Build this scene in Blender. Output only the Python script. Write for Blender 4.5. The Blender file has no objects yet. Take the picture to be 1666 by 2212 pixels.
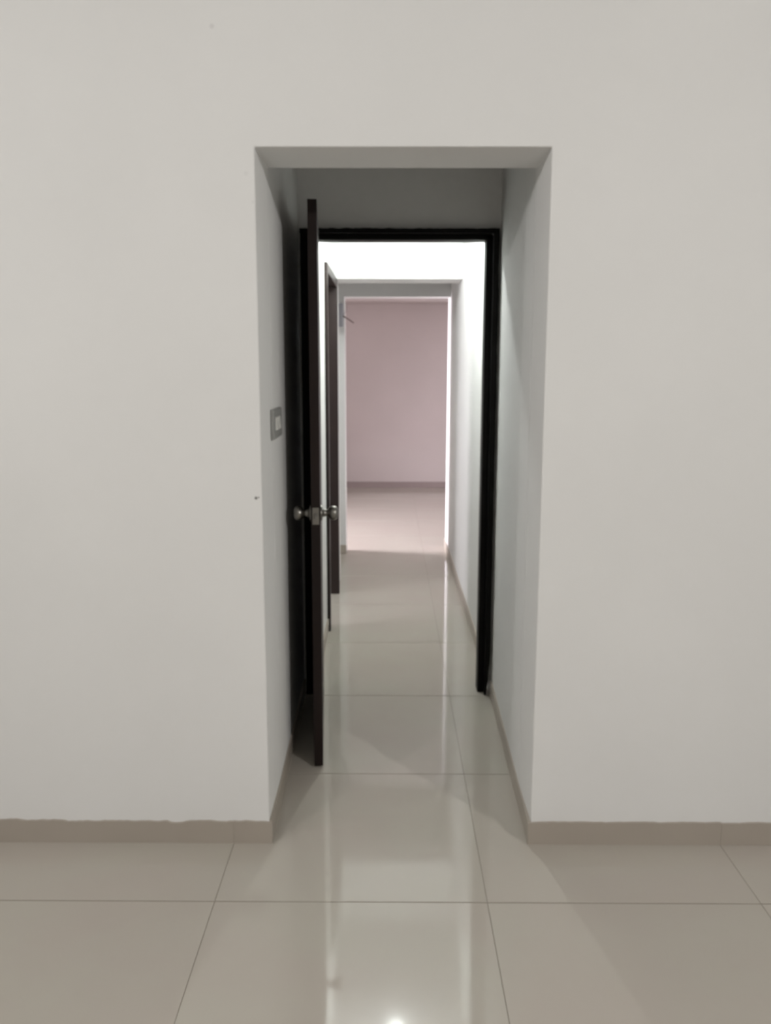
import bpy, bmesh, math, random
from mathutils import Vector, Matrix
random.seed(7)
scene = bpy.context.scene
COL = scene.collection

# ---------------------------------------------------------------- camera
F_PX, PITCH, YAW, ROLL, CAM_H = 1822.44, -0.1647, -0.0054, 0.0015, 1.5336
fw = Vector((math.sin(YAW) * math.cos(PITCH), math.cos(YAW) * math.cos(PITCH), math.sin(PITCH)))
rt = Vector((math.cos(YAW), -math.sin(YAW), 0))
up = rt.cross(fw)
rt2 = rt * math.cos(ROLL) + up * math.sin(ROLL)
up2 = up * math.cos(ROLL) - rt * math.sin(ROLL)
cam = bpy.data.cameras.new('camera')
cam.sensor_fit = 'HORIZONTAL'
cam.sensor_width = 36
cam.lens = F_PX / 1666 * 36
cam.clip_start = 0.05
cam.dof.use_dof = True                     # the photograph is slightly soft throughout
cam.dof.focus_distance = 0.6
cam.dof.aperture_fstop = 21
cam_o = bpy.data.objects.new('camera', cam)
cam_o.matrix_world = Matrix(((rt2.x, up2.x, -fw.x, 0), (rt2.y, up2.y, -fw.y, 0),
                             (rt2.z, up2.z, -fw.z, CAM_H), (0, 0, 0, 1)))
COL.objects.link(cam_o)
scene.camera = cam_o

# ---------------------------------------------------------------- world, exposure
w = bpy.data.worlds.new('world')
scene.world = w
w.use_nodes = True
w.node_tree.nodes['Background'].inputs[0].default_value = (0.75, 0.82, 1.0, 1)
w.node_tree.nodes['Background'].inputs[1].default_value = 0.5
vs = scene.view_settings
vs.view_transform = 'Standard'
vs.look = 'None'
vs.gamma = 1
vs.use_curve_mapping = False
vs.exposure = 0.15

# ---------------------------------------------------------------- lights
def wall_lamp(name, loc, aim, watts, col, size):
    l = bpy.data.lights.new(name, 'AREA')
    l.shape = 'DISK'
    l.size = size
    l.energy = watts
    l.color = col
    o = bpy.data.objects.new(name, l)
    o.location = loc
    o.rotation_euler = Vector(aim).to_track_quat('-Z', 'Y').to_euler()
    COL.objects.link(o)
    return o

def window_light(name, x, y0, y1, z0, z1, watts, col, spread, tilt=0):
    l = bpy.data.lights.new(name, 'AREA')
    l.shape = 'RECTANGLE'
    l.size = z1 - z0
    l.size_y = y1 - y0
    l.energy = watts
    l.color = col
    l.spread = math.radians(spread)
    o = bpy.data.objects.new(name, l)
    o.location = (x, (y0 + y1) / 2, (z0 + z1) / 2)
    o.rotation_euler = (0, math.radians(-90 + tilt), 0)      # shines towards +X
    COL.objects.link(o)
    return o

WARM = (1.0, 0.982, 0.965)
# round wall lamps of the front room, high up on its side walls behind the camera, facing into the room
wall_lamp('room_lamp_right', (2.95, -0.75, 2.72), (-1, 0.15, -0.35), 60, WARM, 0.13)
wall_lamp('room_lamp_left', (-2.80, -0.75, 2.72), (1, 0.15, -0.35), 37, WARM, 0.13)
wall_lamp('room_lamp_left_near', (-2.80, 1.18, 2.45), (1, -0.45, -0.30), 14, WARM, 0.13)
# daylight in the windows of the two rooms off the corridor
window_light('daylight_side_room', -3.58, 3.2, 4.4, 0.9, 2.1, 42, (0.97, 0.93, 1.0), 120)
window_light('daylight_pink_room', -3.98, 7.25, 8.3, 0.05, 2.1, 235, (0.98, 0.915, 1.0), 88, 14)

# ---------------------------------------------------------------- materials
def new_mat(name):
    m = bpy.data.materials.new(name)
    m.use_nodes = True
    nt = m.node_tree
    return m, nt, nt.nodes['Principled BSDF']

def N(nt, t, **kw):
    n = nt.nodes.new(t)
    for k, v in kw.items():
        setattr(n, k, v)
    return n

def mottled(name, c1, c2, scale=3.0, rough=0.6, bump=0.0, bscale=200, spec=0.5, stretch=(1, 1, 1), spots=(), coat=0.0, rnd=False):
    """base colour drifting between two tones, fine relief, optional small dirt marks at real places"""
    m, nt, b = new_mat(name)
    L = nt.links.new
    tc = N(nt, 'ShaderNodeTexCoord')
    mp = N(nt, 'ShaderNodeMapping')
    mp.inputs['Scale'].default_value = stretch
    L(tc.outputs['Object'], mp.inputs[0])
    vec = mp.outputs[0]
    if rnd:
        oi = N(nt, 'ShaderNodeObjectInfo')
        cx = N(nt, 'ShaderNodeVectorMath', operation='SCALE')
        cx.inputs[0].default_value = (31.7, 17.3, 53.1)
        L(oi.outputs['Random'], cx.inputs['Scale'])
        ad = N(nt, 'ShaderNodeVectorMath', operation='ADD')
        L(vec, ad.inputs[0]); L(cx.outputs[0], ad.inputs[1])
        vec = ad.outputs[0]
    no = N(nt, 'ShaderNodeTexNoise')
    no.inputs['Scale'].default_value = scale
    no.inputs['Detail'].default_value = 5
    no.inputs['Roughness'].default_value = 0.55
    L(vec, no.inputs['Vector'])
    rp = N(nt, 'ShaderNodeValToRGB')
    rp.color_ramp.elements[0].position = 0.32
    rp.color_ramp.elements[1].position = 0.68
    rp.color_ramp.elements[0].color = (*c1, 1)
    rp.color_ramp.elements[1].color = (*c2, 1)
    L(no.outputs['Fac'], rp.inputs[0])
    col = rp.outputs[0]
    for (p, rad, tone) in spots:
        sb = N(nt, 'ShaderNodeVectorMath', operation='DISTANCE')
        L(tc.outputs['Object'], sb.inputs[0])
        sb.inputs[1].default_value = p
        mr = N(nt, 'ShaderNodeMapRange', interpolation_type='SMOOTHSTEP')
        mr.inputs['From Min'].default_value = rad
        mr.inputs['From Max'].default_value = rad * 0.3
        L(sb.outputs['Value'], mr.inputs['Value'])
        mx = N(nt, 'ShaderNodeMix', data_type='RGBA')
        L(mr.outputs[0], mx.inputs['Factor'])
        L(col, mx.inputs['A'])
        mx.inputs['B'].default_value = (*tone, 1)
        col = mx.outputs['Result']
    L(col, b.inputs['Base Color'])
    b.inputs['Roughness'].default_value = rough
    b.inputs['Specular IOR Level'].default_value = spec
    b.inputs['Coat Weight'].default_value = coat
    if bump:
        n2 = N(nt, 'ShaderNodeTexNoise')
        n2.inputs['Scale'].default_value = bscale
        n2.inputs['Detail'].default_value = 3
        L(tc.outputs['Object'], n2.inputs['Vector'])
        bp = N(nt, 'ShaderNodeBump')
        bp.inputs['Strength'].default_value = bump
        bp.inputs['Distance'].default_value = 0.002
        L(n2.outputs['Fac'], bp.inputs['Height'])
        L(bp.outputs[0], b.inputs['Normal'])
    return m

M_WALL = mottled('wall_paint', (0.79, 0.785, 0.77), (0.82, 0.815, 0.80), 1.6, 0.7, 0.05, 120, 0.3,
                 spots=(((-0.413, 2.570, 1.149), 0.007, (0.2, 0.19, 0.18)), ((-0.405, 2.570, 1.151), 0.004, (0.35, 0.34, 0.33)),
                        ((-0.506, 2.570, 2.495), 0.010, (0.72, 0.71, 0.70)),
                        ((-0.42, 2.570, 2.10), 0.009, (0.755, 0.75, 0.735)), ((-0.402, 2.570, 2.02), 0.006, (0.75, 0.745, 0.73))))
M_LOW_BOUNCE = mottled('low_bounce_grey', (0.46, 0.455, 0.44), (0.49, 0.485, 0.47), 1.6, 0.7, 0.05, 120, 0.3)  # unseen room walls: tone darkened to cut bounce light and deepen shadows
M_PINK = mottled('pink_paint', (0.60, 0.55, 0.535), (0.63, 0.575, 0.56), 1.5, 0.7, 0.04, 120, 0.3)
M_CEIL = mottled('ceiling_paint', (0.80, 0.80, 0.79), (0.83, 0.83, 0.82), 1.5, 0.8)
M_TILE = mottled('vitrified_tile', (0.462, 0.418, 0.368), (0.470, 0.442, 0.383), 2.2, 0.06, 0.0, spec=0.42, stretch=(1, 1.3, 1), rnd=True)
M_GROUT = mottled('grout', (0.22, 0.20, 0.165), (0.26, 0.235, 0.195), 20, 0.95)
M_SKIRT = mottled('skirting_tile', (0.395, 0.35, 0.297), (0.41, 0.365, 0.31), 4, 0.35, 0.0, rnd=True)
M_SKIRT_CAST = mottled('skirting_tile_pink_cast', (0.33, 0.275, 0.265), (0.35, 0.295, 0.285), 4, 0.35)  # skirting tile with the far room's pink colour cast put into its colour
M_LEAF = mottled('dark_laminate', (0.011, 0.0065, 0.0055), (0.016, 0.009, 0.0075), 3, 0.45, 0.1, 90, 0.22, stretch=(6, 6, 0.5))
M_FRAME = mottled('dark_paint', (0.003, 0.0026, 0.0024), (0.005, 0.004, 0.0036), 5, 0.5, 0.12, 60, 0.15)
M_FRAME2 = mottled('brown_paint', (0.015, 0.0095, 0.008), (0.021, 0.013, 0.011), 5, 0.38, 0.08, 60, 0.35)
M_GREY = mottled('grey_plastic', (0.30, 0.30, 0.285), (0.33, 0.33, 0.315), 10, 0.45)
M_WHITE = mottled('white_plastic', (0.75, 0.74, 0.70), (0.78, 0.77, 0.73), 10, 0.35)
M_BOX = mottled('lavender_grey_plastic', (0.42, 0.42, 0.46), (0.46, 0.46, 0.50), 10, 0.5)
M_WIRE = mottled('wire_sheath', (0.16, 0.11, 0.10), (0.2, 0.14, 0.13), 20, 0.5)

def metal(name, c, rough):
    m, nt, b = new_mat(name)
    no = N(nt, 'ShaderNodeTexNoise')
    no.inputs['Scale'].default_value = 40
    rp = N(nt, 'ShaderNodeMapRange')
    rp.inputs['To Min'].default_value = rough * 0.8
    rp.inputs['To Max'].default_value = rough * 1.2
    nt.links.new(no.outputs['Fac'], rp.inputs['Value'])
    nt.links.new(rp.outputs[0], b.inputs['Roughness'])
    b.inputs['Base Color'].default_value = (*c, 1)
    b.inputs['Metallic'].default_value = 1
    return m
M_STEEL = metal('brushed_steel', (0.28, 0.268, 0.245), 0.33)

def emitter(name, c, strength):
    m, nt, b = new_mat(name)
    b.inputs['Base Color'].default_value = (0.9, 0.9, 0.9, 1)
    b.inputs['Emission Color'].default_value = (*c, 1)
    b.inputs['Emission Strength'].default_value = strength
    return m
M_BULB = emitter('lit_bulb', (0.94, 1.0, 0.975), 1600)

# ---------------------------------------------------------------- helpers
def link(name, verts, faces, mat, parent=None, bevel=0.0, smooth=False, segs=2):
    me = bpy.data.meshes.new(name)
    me.from_pydata([tuple(v) for v in verts], [], faces)
    bm = bmesh.new()
    bm.from_mesh(me)
    bmesh.ops.recalc_face_normals(bm, faces=bm.faces)
    bm.to_mesh(me)
    bm.free()
    me.materials.append(mat)
    if smooth:
        for p in me.polygons:
            p.use_smooth = True
    o = bpy.data.objects.new(name, me)
    COL.objects.link(o)
    if parent:
        o.parent = parent
    if bevel:
        b = o.modifiers.new('bevel', 'BEVEL')
        b.width = bevel
        b.segments = segs
        b.limit_method = 'ANGLE'
        b.angle_limit = math.radians(40)
    return o

def box_data(x0, x1, y0, y1, z0, z1):
    v = [(x, y, z) for z in (z0, z1) for y in (y0, y1) for x in (x0, x1)]
    f = [(0, 2, 3, 1), (4, 5, 7, 6), (0, 1, 5, 4), (2, 6, 7, 3), (0, 4, 6, 2), (1, 3, 7, 5)]
    return v, f

def box(name, x0, x1, y0, y1, z0, z1, mat, parent=None, bevel=0.0):
    v, f = box_data(x0, x1, y0, y1, z0, z1)
    return link(name, v, f, mat, parent, bevel)

def prism(name, poly, axis, a, b, mat, parent=None, bevel=0.0):
    """extrude a polygon along an axis: 'y' takes (x,z) points, 'x' takes (y,z), 'z' takes (x,y)"""
    def put(p, t):
        return {'y': (p[0], t, p[1]), 'x': (t, p[0], p[1]), 'z': (p[0], p[1], t)}[axis]
    n = len(poly)
    v = [put(p, a) for p in poly] + [put(p, b) for p in poly]
    f = [tuple(range(n)), tuple(range(2 * n - 1, n - 1, -1))]
    f += [(i, (i + 1) % n, n + (i + 1) % n, n + i) for i in range(n)]
    return link(name, v, f, mat, parent, bevel)

def lathe(name, prof, mat, origin, axis, parent=None, n=28):
    """prof: (distance along axis, radius)"""
    ax = Vector(axis).normalized()
    u = Vector((0, 0, 1)) if abs(ax.z) < 0.9 else Vector((1, 0, 0))
    u = (u - ax * u.dot(ax)).normalized()
    w_ = ax.cross(u)
    v, f = [], []
    for (t, r) in prof:
        for k in range(n):
            a = 2 * math.pi * k / n
            v.append(Vector(origin) + ax * t + (u * math.cos(a) + w_ * math.sin(a)) * max(r, 1e-5))
    for i in range(len(prof) - 1):
        for k in range(n):
            f.append((i * n + k, i * n + (k + 1) % n, (i + 1) * n + (k + 1) % n, (i + 1) * n + k))
    f.append(tuple(range(n)))
    f.append(tuple(range(len(prof) * n - n, len(prof) * n)))
    return link(name, v, f, mat, parent, smooth=True)

def empty(name, loc=(0, 0, 0)):
    o = bpy.data.objects.new(name, None)
    o.empty_display_size = 0.1
    o.location = loc
    COL.objects.link(o)
    return o

def struct(o, label, cat):
    o['kind'] = 'structure'
    o['label'] = label
    o['category'] = cat
    return o

def thing(o, label, cat):
    o['label'] = label
    o['category'] = cat
    return o

# ---------------------------------------------------------------- measured layout (metres, camera at x=0, y=0)
YF0, YF1 = 2.57, 2.83                      # near wall with the opening
XL, XR, ZT = -0.394, 0.4645, 2.173         # the opening
YB0, YB1 = 3.90, 4.02                      # wall that carries the dark door
CW_L, CW_R = -0.372, 0.492                 # corridor faces
ROOMS = [(-2.95, 3.1, -3.0, 2.83), (-0.74, 0.62, 2.83, 7.4), (-3.6, -0.45, 2.95, 6.25), (-4.0, 2.5, 7.05, 11.3)]

# ---------------------------------------------------------------- floor of separate tiles
sx0, sx1, sy0, sy1 = -4.3, 3.35, -3.2, 11.5
floor = struct(box('floor', sx0, sx1, sy0, sy1, -0.06, -0.0015, M_GROUT),
               'glossy beige tiled floor running through rooms and corridor', 'floor')
T, JX, JY = 0.8, 0.0016, 0.0046
TA, TB = -0.5117, 2.2521
tile_me = None
for i in range(-5, 5):
    for j in range(-7, 12):
        x0, y0 = TA + i * T, TB + j * T
        if not any(x0 < r[1] and x0 + T > r[0] and y0 < r[3] and y0 + T > r[2] for r in ROOMS):
            continue
        if tile_me is None:
            hx, hy = T / 2 - JX / 2, T / 2 - JY / 2
            c = 0.0003
            v = []
            for (e, z) in ((0, -0.0015), (0, -c), (c, 0.0)):
                q, r = hx - e, hy - e
                v += [(-q, -r, z), (q, -r, z), (q, r, z), (-q, r, z)]
            f = [(8, 9, 10, 11)]
            for k in (0, 4):
                f += [(k + a, k + (a + 1) % 4, k + 4 + (a + 1) % 4, k + 4 + a) for a in range(4)]
            o = link('floor_tile', v, f, M_TILE, floor)
            tile_me = o.data
        else:
            o = bpy.data.objects.new('floor_tile', tile_me)
            COL.objects.link(o)
            o.parent = floor
        o.location = (x0 + T / 2, y0 + T / 2, 0)

# ---------------------------------------------------------------- front room shell
RX0, RX1, RY0, RZ = -2.95, 3.1, -3.0, 2.85
struct(prism('wall_front', [(RX0, 0), (XL, 0), (XL, ZT), (XR, ZT), (XR, 0), (RX1, 0), (RX1, RZ), (RX0, RZ)], 'y', YF0, YF1, M_WALL, bevel=0.004),
       'pale grey painted wall with the tall opening in it', 'wall')
struct(box('wall_left', RX0 - 0.15, RX0, RY0, YF1, 0, RZ, M_LOW_BOUNCE), 'darkened grey side wall of the front room on the left', 'wall')
struct(box('wall_right', RX1, RX1 + 0.15, RY0, YF1, 0, RZ, M_LOW_BOUNCE), 'darkened grey side wall of the front room on the right', 'wall')
struct(box('wall_back', RX0 - 0.15, RX1 + 0.15, RY0 - 0.15, RY0, 0, RZ, M_LOW_BOUNCE), 'darkened grey wall behind the viewer', 'wall')
struct(box('ceiling', RX0 - 0.15, RX1 + 0.15, RY0 - 0.15, YF1, RZ, RZ + 0.15, M_CEIL), 'white ceiling of the front room', 'ceiling')

# ---------------------------------------------------------------- lobby between the opening and the dark door
struct(prism('wall_lobby_left', [(XL, YF1), (-0.412, YB0), (-0.53, YB0), (-0.53, YF1)], 'z', 0, 2.72, M_WALL),
       'grey wall left of the open dark door', 'wall')
struct(prism('wall_lobby_right', [(XR, YF1), (0.62, YF1), (0.62, YB0), (0.490, YB0)], 'z', 0, 2.72, M_WALL),
       'grey wall running from the opening to the dark door frame', 'wall')
struct(prism('wall_lobby_back', [(-0.53, 0), (-0.402, 0), (-0.402, 2.150), (0.482, 2.150), (0.482, 0), (0.62, 0), (0.62, 2.72), (-0.53, 2.72)], 'y', YB0, YB1, M_WALL),
       'shaded wall above the dark door frame', 'wall')
struct(box('ceiling', -0.53, 0.62, YF1, YB1, 2.72, 2.85, M_CEIL), 'ceiling of the small lobby behind the opening', 'ceiling')

# ---------------------------------------------------------------- corridor, side room, end wall, pink room
struct(prism('wall_corridor_left', [(YB1, 0), (4.865, 0), (4.865, 2.135), (5.775, 2.135), (5.775, 0), (6.2, 0), (6.2, 2.65), (YB1, 2.65)], 'x', -0.5, CW_L, M_WALL),
       'brightly lit corridor wall with a brown door frame', 'wall')
struct(prism('wall_corridor_right', [(CW_R, YB1), (0.62, YB1), (0.62, 7.36), (CW_R, 7.36)], 'z', 0, 2.65, M_WALL, bevel=0.003),
       'long white corridor wall on the right', 'wall')
struct(box('wall_corridor_beam', -0.62, CW_R, 5.93, 6.22, 2.158, 2.65, M_WALL, bevel=0.003), 'bright white beam across the corridor', 'wall')
struct(box('wall_recess_left', -0.74, -0.62, 6.2, 7.05, 0, 2.65, M_WALL), 'recess wall behind the brown door frame', 'wall')
struct(prism('wall_corridor_end', [(-0.74, 0), (-0.374, 0), (-0.374, 2.135), (CW_R, 2.135), (CW_R, 2.65), (-0.74, 2.65)], 'y', 7.05, 7.20, M_WALL, bevel=0.003),
       'grey end wall around the opening to the pink room', 'wall')
struct(box('ceiling', -0.74, 0.62, YB1, 7.20, 2.65, 2.8, M_CEIL), 'white corridor ceiling', 'ceiling')

struct(box('wall_side_room_left', -3.75, -3.6, 2.95, 6.3, 0, 2.7, M_WALL), 'window wall of the room on the left', 'wall')
struct(box('wall_side_room_near', -3.6, -0.53, 2.85, 2.95, 0, 2.7, M_WALL), 'near wall of the room on the left', 'wall')
struct(box('wall_side_room_far', -3.6, -0.5, 6.2, 6.3, 0, 2.7, M_WALL), 'far wall of the room on the left', 'wall')
struct(box('ceiling', -3.75, -0.5, 2.85, 6.3, 2.7, 2.85, M_CEIL), 'ceiling of the room on the left', 'ceiling')

PY0, PY1, PX0, PX1, PZ = 7.20, 11.25, -4.0, 2.5, 2.85
struct(box('wall_pink_far', PX0, PX1, PY1, PY1 + 0.12, 0, PZ, M_PINK), 'dusty pink far wall at the end of the view', 'wall')
struct(box('wall_pink_left', PX0 - 0.12, PX0, PY0, PY1, 0, PZ, M_PINK), 'pink wall with the balcony window', 'wall')
struct(box('wall_pink_right', PX1, PX1 + 0.12, PY0, PY1, 0, PZ, M_PINK), 'pink side wall on the right', 'wall')
struct(box('wall_pink_near_left', PX0, -0.74, 7.05, 7.20, 0, PZ, M_PINK), 'pink wall beside the opening, left', 'wall')
struct(box('wall_pink_near_right', 0.62, PX1, 7.21, 7.36, 0, PZ, M_PINK), 'pink wall beside the opening, right', 'wall')
struct(box('wall_pink_near_top', -0.74, 0.62, 7.20, 7.30, 2.66, PZ, M_PINK), 'pink wall above the corridor opening', 'wall')
struct(box('trim_1', PX0, PX1, 10.8, PY1, 2.40, PZ, M_PINK), 'pink ceiling beam along the far wall', 'beam')
struct(box('ceiling', PX0, PX1, PY0, PY1, PZ, PZ + 0.12, M_CEIL), 'ceiling of the pink room', 'ceiling')

# ---------------------------------------------------------------- skirting of separate tiles, paint-ragged top edge
def baseboard(name, p0, p1, out, label, h=0.078, th=0.009, ragged=0.0, joints=None, mat=None):
    """p0->p1 along the wall foot, out = unit normal into the room"""
    root = empty(name, (p0[0], p0[1], 0))
    struct(root, label, 'baseboard')
    d = Vector((p1[0] - p0[0], p1[1] - p0[1]))
    Ltot = d.length
    d.normalize()
    cuts = sorted([0.0] + [j for j in (joints or []) if 0.02 < j < Ltot - 0.02] + [Ltot])
    for a, b in zip(cuts[:-1], cuts[1:]):
        a2 = a + (0.0003 if a > 0 else 0)
        b2 = b - (0.0003 if b < Ltot else 0)
        n = max(1, int((b2 - a2) / 0.012)) if ragged else 1
        front, back = [], []
        hh = [0.0] * (n + 1)
        if ragged:
            cur = 0.0
            for k in range(n + 1):
                cur = cur * 0.75 + random.uniform(-1, 1) * ragged * 0.6
                if random.random() < 0.03:
                    cur -= ragged * 1.6
                hh[k] = max(-2.5 * ragged, min(1.2 * ragged, cur))
        v, f = [], []
        for k in range(n + 1):
            t = a2 + (b2 - a2) * k / n
            px, py = d.x * t, d.y * t
            ox, oy = out[0] * th, out[1] * th
            v += [(px, py, 0), (px + ox, py + oy, 0), (px + ox, py + oy, h + hh[k]), (px, py, h + hh[k])]
        for k in range(n):
            q = 4 * k
            f += [(q + e, q + (e + 1) % 4, q + 4 + (e + 1) % 4, q + 4 + e) for e in range(4)]
        f += [(0, 1, 2, 3), (4 * n + 3, 4 * n + 2, 4 * n + 1, 4 * n)]
        link('skirting_tile', v, f, mat or M_SKIRT, root)
    return root

def xj(x0, x1):
    s = 1 if x1 > x0 else -1
    return [abs(TA + k * T - x0) for k in range(-5, 6) if min(x0, x1) < TA + k * T < max(x0, x1)]
def yj(y0, y1):
    return [abs(TB + k * T - y0) for k in range(-7, 12) if min(y0, y1) < TB + k * T < max(y0, y1)]

baseboard('baseboard_front_left', (RX0, YF0), (XL + 0.009, YF0), (0, -1), 'beige tile skirting left of the opening with ragged paint edge', ragged=0.0034, joints=xj(RX0, XL))
baseboard('baseboard_front_right', (XR - 0.009, YF0), (RX1, YF0), (0, -1), 'beige tile skirting right of the opening', ragged=0.0014, joints=xj(XR - 0.009, RX1))
for nm, p0, p1, out, lab in (
        ('baseboard_left', (RX0, RY0), (RX0, YF0), (1, 0), 'beige skirting along the left room wall'),
        ('baseboard_right', (RX1, RY0), (RX1, YF0), (-1, 0), 'beige skirting along the right room wall'),
        ('baseboard_lobby_left', (XL, YF0), (-0.4115, 3.86), (1, 0), 'beige skirting on the lobby wall beside the dark door'),
        ('baseboard_lobby_right', (XR, YF0), (0.489, 3.845), (-1, 0), 'beige skirting leading to the dark door frame on the right'),
        ('baseboard_corridor_left', (CW_L, YB1), (CW_L, 4.865), (1, 0), 'beige skirting before the brown door frame'),
        ('baseboard_corridor_right', (CW_R, YB1), (CW_R, 7.36), (-1, 0), 'beige skirting along the long right corridor wall'),
        ('baseboard_end_left', (-0.62, 7.05), (-0.372, 7.05), (0, -1), 'short beige skirting at the corridor end wall'),
        ('baseboard_pink_far', (PX0, PY1), (PX1, PY1), (0, -1), 'beige skirting along the pink far wall')):
    hor = abs(p1[0] - p0[0]) > abs(p1[1] - p0[1])
    baseboard(nm, p0, p1, out, lab, joints=xj(p0[0], p1[0]) if hor else yj(p0[1], p1[1]),
              mat=M_SKIRT_CAST if nm == 'baseboard_pink_far' else None)

# ---------------------------------------------------------------- dark door, standing open
def ragged_edge(a, b, n, amp, fixed):
    """n+1 points from a to b along one coordinate, the other wobbling round 'fixed'"""
    out, cur = [], 0.0
    for k in range(n + 1):
        cur = cur * 0.6 + random.uniform(-1, 1) * amp * 0.7
        out.append((a + (b - a) * k / n, fixed + cur))
    return out

YD = 3.86                                   # front face of the frame
door = struct(empty('door_1', (0.04, YD, 0)), 'open dark brown door with black frame and steel knob', 'door')
def in_door(o, parent=door):
    o.parent = parent
    o.matrix_parent_inverse = Matrix.Translation(-Vector(door.location)) if parent is door else Matrix()
    return o
# right post: rebated, its outer edge ragged where wall paint meets frame paint, foot chipped
edge = [(0.4805 + dz, z) for (z, dz) in ragged_edge(0.20, 2.150, 46, 0.0016, 0.0)]
foot = [(0.463, 0.0), (0.466, 0.035), (0.472, 0.075), (0.4735, 0.12), (0.479, 0.16)]
poly = [(0.455, 0.0)] + foot + edge + [(0.455, 2.150)]
p = in_door(prism('frame_post', poly, 'y', YD, YD + 0.04, M_FRAME))
in_door(box('door_stop', 0.4255, 0.4555, YD + 0.038, YD + 0.12, 0.0, 2.135, M_FRAME, bevel=0.004))
# left post
in_door(box('frame_post', -0.400, -0.352, YD, YD + 0.04, 0.0, 2.150, M_FRAME, bevel=0.003))
in_door(box('door_stop', -0.366, -0.328, YD + 0.038, YD + 0.12, 0.0, 2.135, M_FRAME, bevel=0.004))
# header
top = ragged_edge(-0.402, 0.4805, 60, 0.0022, 2.156)
hp = [(x, z) for (x, z) in top] + [(0.4805, 2.136), (-0.402, 2.136)]
in_door(prism('frame_header', hp, 'y', YD - 0.001, YD + 0.039, M_FRAME))
in_door(box('door_stop', -0.356, 0.4555, YD + 0.038, YD + 0.12, 2.112, 2.1365, M_FRAME, bevel=0.004))

# leaf: built closed at the hinge, then swung open
W_LEAF, TH = 0.760, 0.034
PIV = Vector((-0.350, YD + 0.001, 0))
ang = math.radians(-(90 - 4.2))
Rz = Matrix.Rotation(ang, 4, 'Z')
def leaf_place(o):
    for v in o.data.vertices:
        v.co = Matrix.Translation(PIV - Vector(door.location)) @ Rz @ v.co
    return o
leaf = leaf_place(box('door_leaf', 0, W_LEAF, 0, TH, 0.006, 2.133, M_LEAF, bevel=0.0015))
leaf.parent = door
KX, KZ = W_LEAF - 0.062, 1.003
def on_leaf(o):
    leaf_place(o)
    o.parent = leaf
    return o
prof = [(-0.001, 0.031), (0.004, 0.031), (0.007, 0.028), (0.009, 0.016), (0.022, 0.0125), (0.028, 0.0135), (0.032, 0.019), (0.040, 0.0255),
        (0.050, 0.0275), (0.058, 0.026), (0.064, 0.021), (0.0665, 0.012), (0.067, 0.0)]
k1 = on_leaf(lathe('knob', prof, M_STEEL, (KX, 0, KZ), (0, -1, 0)))
k2 = on_leaf(lathe('knob', prof, M_STEEL, (KX, TH, KZ), (0, 1, 0)))
for k in (k1, k2):
    k['label'] = 'steel door knob'
lp = on_leaf(box('latch_plate', W_LEAF - 0.0005, W_LEAF + 0.0016, TH / 2 - 0.0125, TH / 2 + 0.0125, KZ - 0.034, KZ + 0.030, M_STEEL, bevel=0.0008))
lp['label'] = 'steel latch plate'
on_leaf(prism('latch_bolt', [(W_LEAF, TH / 2 - 0.006), (W_LEAF + 0.011, TH / 2 - 0.004), (W_LEAF + 0.002, TH / 2 + 0.007), (W_LEAF, TH / 2 + 0.007)], 'z', KZ - 0.010, KZ + 0.008, M_STEEL))
for hz in (0.25, 1.07, 1.90):
    h = on_leaf(lathe('hinge', [(0, 0.006), (0.09, 0.006)], M_STEEL, (-0.004, -0.006, hz), (0, 0, 1), n=12))

# ---------------------------------------------------------------- brown frame of the side-room doorway
d2 = struct(empty('door_2', (-0.36, 5.32, 0)), 'brown door frame in the left corridor wall', 'door')
def in_d2(o):
    o.parent = d2
    o.matrix_parent_inverse = Matrix.Translation(-Vector(d2.location))
    return o
FX = -0.353
in_d2(box('frame_post', -0.465, FX, 4.862, 4.912, 0, 2.085, M_FRAME2, bevel=0.003))
in_d2(box('frame_post', -0.465, FX, 5.728, 5.778, 0, 2.085, M_FRAME2, bevel=0.003))
in_d2(box('frame_header', -0.465, FX, 4.862, 5.778, 2.085, 2.138, M_FRAME2, bevel=0.003))
in_d2(box('door_stop', -0.500, -0.463, 4.862, 4.928, 0, 2.085, M_FRAME2))
in_d2(box('door_stop', -0.500, -0.463, 5.712, 5.778, 0, 2.085, M_FRAME2))

# ---------------------------------------------------------------- switch plate on the lobby wall
def lobby_x(y):
    return XL if y < YF1 else XL + (-0.412 - XL) * (y - YF1) / (YB0 - YF1)
sw = thing(empty('switch_plate', (XL, 2.90, 1.36)), 'grey wall switch plate with white switches beside the dark door', 'switch')
sw.rotation_euler = (0, 0, math.atan2(0.018, YB0 - YF1) * 0.8)
PW, PH = 0.118, 0.050
def rim(name, w0, h0, w1, h1, t0, t1, mat, parent):
    v, f = [], []
    for (t, a, b) in ((t0, w0, h0), (t1 * 0.7, w0, h0), (t1, w0 - 0.004, h0 - 0.004), (t1, w1, h1), (t0, w1, h1)):
        v += [(t, -a, -b), (t, a, -b), (t, a, b), (t, -a, b)]
    for r in range(5):
        for e in range(4):
            f.append((r * 4 + e, r * 4 + (e + 1) % 4, ((r + 1) % 5) * 4 + (e + 1) % 4, ((r + 1) % 5) * 4 + e))
    return link(name, v, f, mat, parent)
rim('plate_frame', PW, PH, 0.072, 0.023, 0.0, 0.010, M_GREY, sw)
bk = box('plate_back', 0.0, 0.005, -0.073, 0.073, -0.024, 0.024, M_GREY, sw)
for k in range(4):
    y0 = -0.071 + k * 0.0357
    v = []
    v, f = box_data(0.004, 0.010, y0, y0 + 0.0345, -0.022, 0.022)
    v = [(x + (0.003 if (x > 0.009 and z > 0) == (k % 2 == 0) and x > 0.009 else 0), y, z) for (x, y, z) in v]
    link('switch_rocker', v, f, M_WHITE, sw, bevel=0.001)

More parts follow.
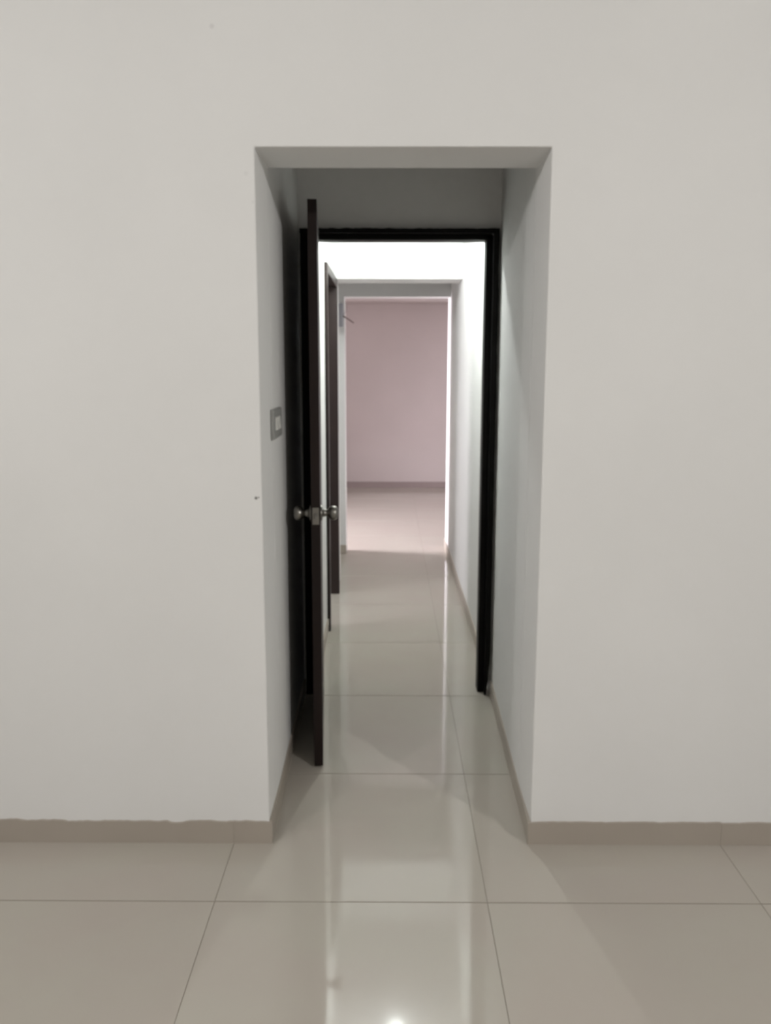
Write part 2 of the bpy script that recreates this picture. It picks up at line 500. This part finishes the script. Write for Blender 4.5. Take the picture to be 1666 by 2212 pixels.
# ---------------------------------------------------------------- junction box with a loose wire on the end wall
jb = thing(empty('junction_box', (-0.47, 7.05, 1.987)), 'lavender grey box high on the corridor end wall with a loose wire', 'electrical box')
box('box_body', -0.075, 0.083, -0.035, 0.0, -0.092, 0.092, M_BOX, jb, bevel=0.004)
box('box_cover', -0.070, 0.078, -0.041, -0.035, -0.087, 0.087, M_BOX, jb, bevel=0.002)
def tube(name, pts, r, mat, parent, n=8):
    v, f = [], []
    for i, p in enumerate(pts):
        p = Vector(p)
        t = (Vector(pts[min(i + 1, len(pts) - 1)]) - Vector(pts[max(i - 1, 0)])).normalized()
        u = t.cross(Vector((0, 1, 0.2))).normalized()
        w_ = t.cross(u)
        for k in range(n):
            a = 2 * math.pi * k / n
            v.append(p + (u * math.cos(a) + w_ * math.sin(a)) * r)
    for i in range(len(pts) - 1):
        for k in range(n):
            f.append((i * n + k, i * n + (k + 1) % n, (i + 1) * n + (k + 1) % n, (i + 1) * n + k))
    f += [tuple(range(n)), tuple(range(len(pts) * n - n, len(pts) * n))]
    return link(name, v, f, mat, parent, smooth=True)
tube('loose_wire', [(0.078, -0.02, -0.004), (0.095, -0.022, -0.012), (0.125, -0.026, -0.030), (0.150, -0.030, -0.047), (0.172, -0.032, -0.062)], 0.0048, M_WIRE, jb)
tube('loose_wire', [(0.078, -0.02, 0.002), (0.098, -0.022, 0.012), (0.112, -0.024, 0.035), (0.115, -0.024, 0.065), (0.110, -0.022, 0.095)], 0.0012, M_WIRE, jb)

# ---------------------------------------------------------------- corridor bulb (its glint shows in the floor)
lb = thing(empty('corridor_bulb', (0.045, 4.61, 2.65)), 'lit bulb of the corridor, seen as a glint in the floor', 'light bulb')
lathe('lamp_holder', [(0, 0.045), (-0.012, 0.045), (-0.016, 0.022), (-0.055, 0.020), (-0.058, 0.016)], M_WHITE, (0, 0, 0), (0, 0, 1), lb)
bulb_r = 0.023
bp = [(-0.056, 0.0115), (-0.078, 0.0135)] + [(-0.112 + bulb_r * math.cos(math.radians(a)), bulb_r * math.sin(math.radians(a))) for a in range(50, 181, 13)]
lathe('bulb_globe', bp, M_BULB, (0, 0, 0), (0, 0, 1), lb, n=16)
